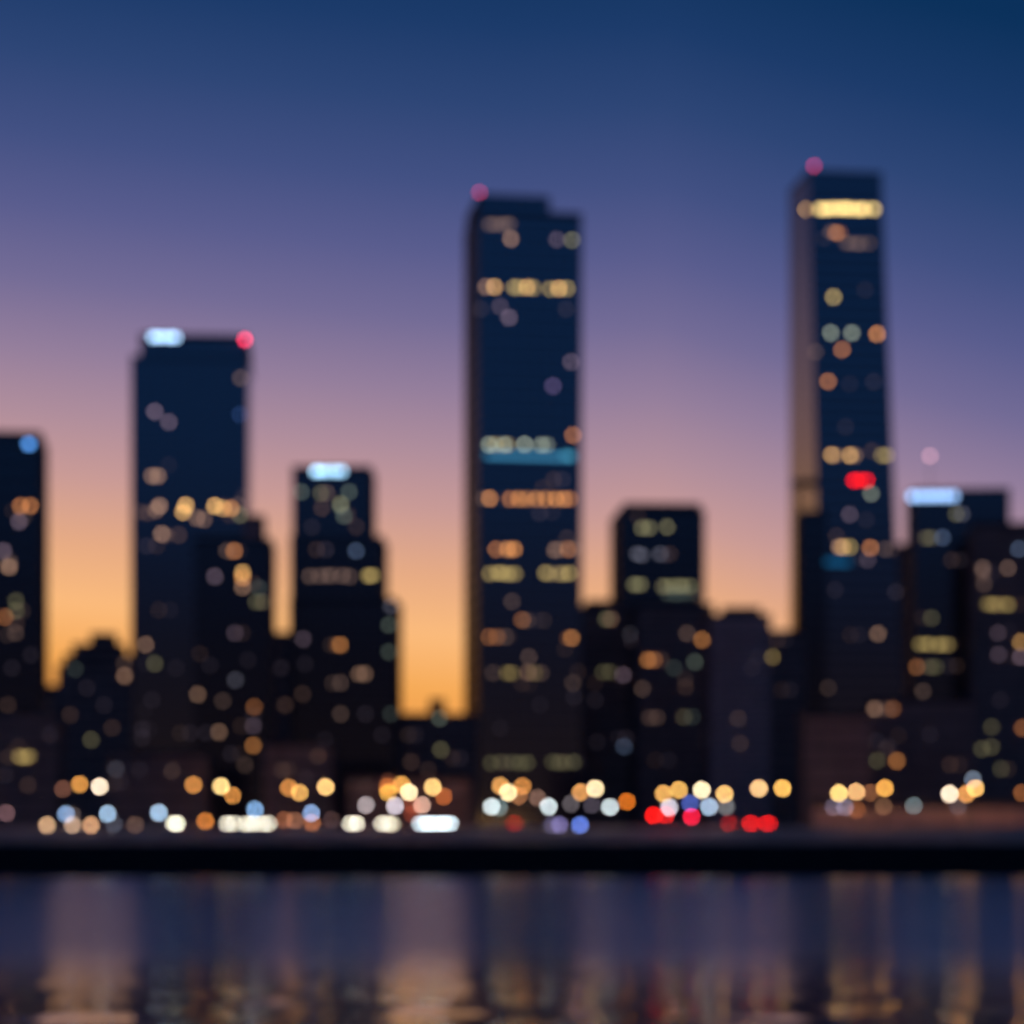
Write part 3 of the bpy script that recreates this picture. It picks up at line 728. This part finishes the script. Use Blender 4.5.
boll = [
 (47, 826, (190, 150, 112), 1, 'tan bollard light, left of three near the left edge'),
 (72.4, 826, (180, 146, 118), 1, 'tan bollard light below the pale blue lamp post'),
 (91, 825.6, (196, 146, 106), 1, 'tan bollard light, right of three near the left edge'),
 (114, 824, (56, 58, 68), 1, 'dim grey bollard light below the second blue white lamp post'),
 (135, 830, (78, 58, 48), 1, 'dim brown bollard light low over the quay at left'),
 (205.4, 821.2, (190, 112, 46), 1, 'orange bollard light left of the left row of white headlights'),
 (284, 820, (120, 70, 44), 1, 'brown bollard light just right of the left row of headlights'),
 (294.5, 820.3, (124, 80, 58), 1, 'brown bollard light below the pair of amber lamps'),
 (312, 822.7, (148, 86, 48), 1, 'orange brown bollard light right under a blue lamp post'),
 (331.8, 819.7, (60, 42, 40), 1, 'very dim brown bollard light left of the middle headlights'),
 (559.6, 826.6, (100, 92, 138), 1, 'lilac bollard light below the central tower right edge'),
 (580, 826.6, (92, 120, 210), 1, 'bright blue bollard light right of the central tower foot'),
 (552, 825.5, (70, 66, 92), 1, 'faint violet bollard light beside the lilac one'),
]
for k, (px, py, c, bo, lab) in enumerate(boll):
    place('bollard', px, py, c, bo, lab, 460.2 + (k % 2) * 0.5)

# red signals
def make_signal():
    t = empty('traffic_light', 'signal', 'traffic light', (0, 0, 0), 0, 'red pedestrian signals at the road edge')
    bm = bmesh.new(); lathe(bm, [(0.12, 0), (0.12, 0.2), (0.06, 0.25), (0.06, 2.75)], 10); link('pole', bm, M['metal'], t)
    bm = bmesh.new(); box(bm, -0.34, 0.34, -0.36, -0.07, 1.1, 2.75); link('housing', bm, M['metal'], t)
    bm = bmesh.new(); tube(bm, (0, -0.42, 2.32), (0, -0.34, 2.32), 0.33, 0.33, 16); link('red_lens', bm, emit((1, 1, 1), 1), t)
    bm = bmesh.new(); tube(bm, (0, -0.42, 1.52), (0, -0.34, 1.52), 0.3, 0.3, 16); link('dark_lens', bm, M['car_glass'], t)
    return t
sg = make_signal()
for i, (px, py, c, bo, lab) in enumerate([
    (653.3, 815.4, (240, 24, 16), 1.1, 'red signal, left one of the pair below the amber lamp'),
    (665.6, 815.4, (226, 28, 26), .9, 'red signal, right one of the pair below the amber lamp'),
    (691.4, 816.8, (236, 26, 60), 1.0, 'pinkish red signal under the deep blue lamp post'),
    (412, 814, (110, 44, 26), .8, 'dull red signal under the dense lamp cluster')]):
    o = sg if i == 0 else copy_tree(sg)
    Y = 462.5; o.location = (X(px, Y), Y, Z(py, Y) - 2.32); o['label'] = lab
    lens = [ch for ch in o.children if ch.name.startswith('red_lens')][0]
    lens.material_slots[0].link = 'OBJECT'; lens.material_slots[0].material = emit([v * bo * LAMP * disc_gain(3.1, 3.1) for v in lin(c)], 1.0)
    pl = [ch for ch in o.children if ch.name.startswith('pole')][0]
    k = (2.75 - (GROUND - o.location.z)) / 2.75; pl.scale.z = k; pl.location.z = 2.75 - 2.75 * k

# ------------------------------------------------------------------ cars
def make_car(paint):
    t = empty('parked_car', 'car', 'car', (0, 0, 0), 0, 'cars along the waterfront road')
    bm = bmesh.new()
    # lower body as cross sections along y (front at -y)
    secs = [(-2.15, .72, .36, .62), (-2.0, .84, .26, .74), (-1.3, .9, .24, .88), (-.6, .91, .24, .96), (.7, .91, .24, .98), (1.5, .9, .25, .98), (2.0, .85, .3, .9), (2.15, .74, .4, .8)]
    def rings(secs, flat):
        prev = None
        for y, hw, z0, z1 in secs:
            k = 0.16 if not flat else 0.1
            r = [bm.verts.new(q) for q in ((-hw + .08, y, z0), (hw - .08, y, z0), (hw, y, z0 + .2), (hw, y, z1 - k), (hw - k, y, z1), (-hw + k, y, z1), (-hw, y, z1 - k), (-hw, y, z0 + .2))]
            if prev:
                for i in range(8): bm.faces.new([prev[i], prev[(i + 1) % 8], r[(i + 1) % 8], r[i]])
            else: bm.faces.new(r[::-1])
            prev = r
        bm.faces.new(prev)
    rings(secs, False)
    b = link('body', bm, paint, t, None, True)
    bm = bmesh.new()
    loft(bm, [(-.8, -.85, .9), (.8, -.85, .9), (.82, 1.75, .9), (-.82, 1.75, .9)], [(-.62, -.1, 1.4), (.62, -.1, 1.4), (.62, 1.25, 1.42), (-.62, 1.25, 1.42)])
    link('windows', bm, M['car_glass'], t)
    bm = bmesh.new(); loft(bm, [(-.64, -.14, 1.39), (.64, -.14, 1.39), (.64, 1.28, 1.41), (-.64, 1.28, 1.41)], [(-.55, 0, 1.47), (.55, 0, 1.47), (.55, 1.15, 1.48), (-.55, 1.15, 1.48)])
    link('roof', bm, paint, t)
    for s in (-1, 1):
        for y in (-1.35, 1.35):
            bm = bmesh.new(); tube(bm, (s * .7, y, .32), (s * .93, y, .32), .32, .32, 16)
            wl = link('wheel', bm, M['tyre'], t)
            bm = bmesh.new(); tube(bm, (s * .85, y, .32), (s * .945, y, .32), .2, .2, 12); link('rim', bm, M['rim'], wl)
    for s in (-1, 1):
        bm = bmesh.new(); box(bm, -.26, .26, -.1, .12, -.19, .19); link('headlight', bm, M['rim'], t, (s * .62, -2.08, .68))
    for s in (-1, 1):
        bm = bmesh.new(); box(bm, -.24, .24, -.12, .1, -.2, .2); link('taillight', bm, M['tyre'], t, (s * .64, 2.08, .72))
    bm = bmesh.new(); box(bm, -.26, .26, -.03, .03, -.06, .06); link('number_plate', bm, M['paint_white'], t, (0, -2.16, .48))
    return t
car0 = make_car(M['paint_black'])
LAMP_OFF = {}
def place_car(pxc, py, yaw, paint, label, front=None, rear=None, Y=466.0, bo=1.0, first=[True]):
    if first[0]: o = car0; first[0] = False
    else: o = copy_tree(car0)
    o.location = (X(pxc, Y), Y, GROUND + 0.01); o.rotation_euler = (0, 0, yaw); o['label'] = label
    for ch in o.children:
        s = ch.name.split('.')[0]
        mt = M['rim'] if s == 'headlight' else M['tyre'] if s == 'taillight' else None
        if s in ('body', 'roof'): mt = M['paint_' + paint]
        if s == 'headlight' and front:
            hk = random.choice((0.38, 0.46, 0.55)); mt = emit([v * bo * hk * disc_gain(2.6, 2.0) for v in lin(front)], 1.0)
        if s == 'taillight' and rear: mt = emit([v * bo * 0.7 * disc_gain(2.5, 2.1) for v in lin(rear)], 1.0)
        if mt: ch.material_slots[0].link = 'OBJECT'; ch.material_slots[0].material = mt
    return o
HW = (255, 246, 222); HB = (225, 244, 255)
place_car(231, 822, R(4), 'grey', 'car with warm white headlights, left one of the left headlight row', HW, None, 465, 1.1)
place_car(251.5, 822, R(-4), 'black', 'car with white headlights, middle one of the left headlight row', HW, None, 466.5, .95)
place_car(265.5, 822, R(6), 'white', 'car with the whitest headlights, right one of the left headlight row', HW, None, 468, 1.15)
place_car(355, 823, R(-5), 'black', 'car with warm white headlights left of the dense lamp cluster', HW, None, 465, 1.1)
place_car(384, 823, R(8), 'grey', 'car with warm white headlights under the dense lamp cluster', HW, None, 466, 1.05)
place_car(391, 823, R(-6), 'blue', 'car half behind another under the dense lamp cluster', (250, 236, 200), None, 472.5, .6)
place_car(423, 824, R(3), 'white', 'car with icy white headlights, left of three under the orange gap', HB, None, 465, 1.2)
place_car(434.5, 824, R(-3), 'black', 'car with icy white headlights, middle of three under the orange gap', HB, None, 465, 1.35)
place_car(447, 824, R(2), 'grey', 'car with icy white headlights, right of three under the orange gap', HB, None, 465, 1.35)
place_car(166, 822, R(66), 'grey', 'car turned sideways with one bright white headlight near the left tower', (255, 252, 225), None, 465, 1.6)
place_car(505, 821, R(180 + 62), 'black', 'car with dull red tail lights below the central tower', None, (150, 24, 18), 467, .6)
place_car(739, 820, R(180 - 62), 'grey', 'car with dull red tail lights below the grey lamp post', None, (190, 26, 14), 469, .6)
place_car(741.5, 821, R(180 + 60), 'red', 'car with vivid red tail lights, left of the paired tail lights', None, (255, 22, 12), 467, .75)
place_car(758.5, 821, R(180 + 60), 'black', 'car with vivid red tail lights, right of the paired tail lights', None, (255, 22, 12), 467, .75)

# ------------------------------------------------------------------ render settings
scene.view_settings.view_transform = 'Standard'; scene.view_settings.look = 'None'
scene.view_settings.exposure = 0; scene.view_settings.gamma = 1
scene.view_settings.use_curve_mapping = False
cy = scene.cycles
cy.use_adaptive_sampling = False
cy.max_bounces = 4; cy.diffuse_bounces = 2; cy.glossy_bounces = 3; cy.transmission_bounces = 0
cy.sample_clamp_direct = 0; cy.sample_clamp_indirect = 0.9
cy.caustics_reflective = False; cy.caustics_refractive = False
cy.use_denoising = True; cy.denoiser = 'OPENIMAGEDENOISE'; cy.denoising_input_passes = 'RGB_ALBEDO_NORMAL'
try: cy.denoising_prefilter = 'ACCURATE'
except Exception: pass
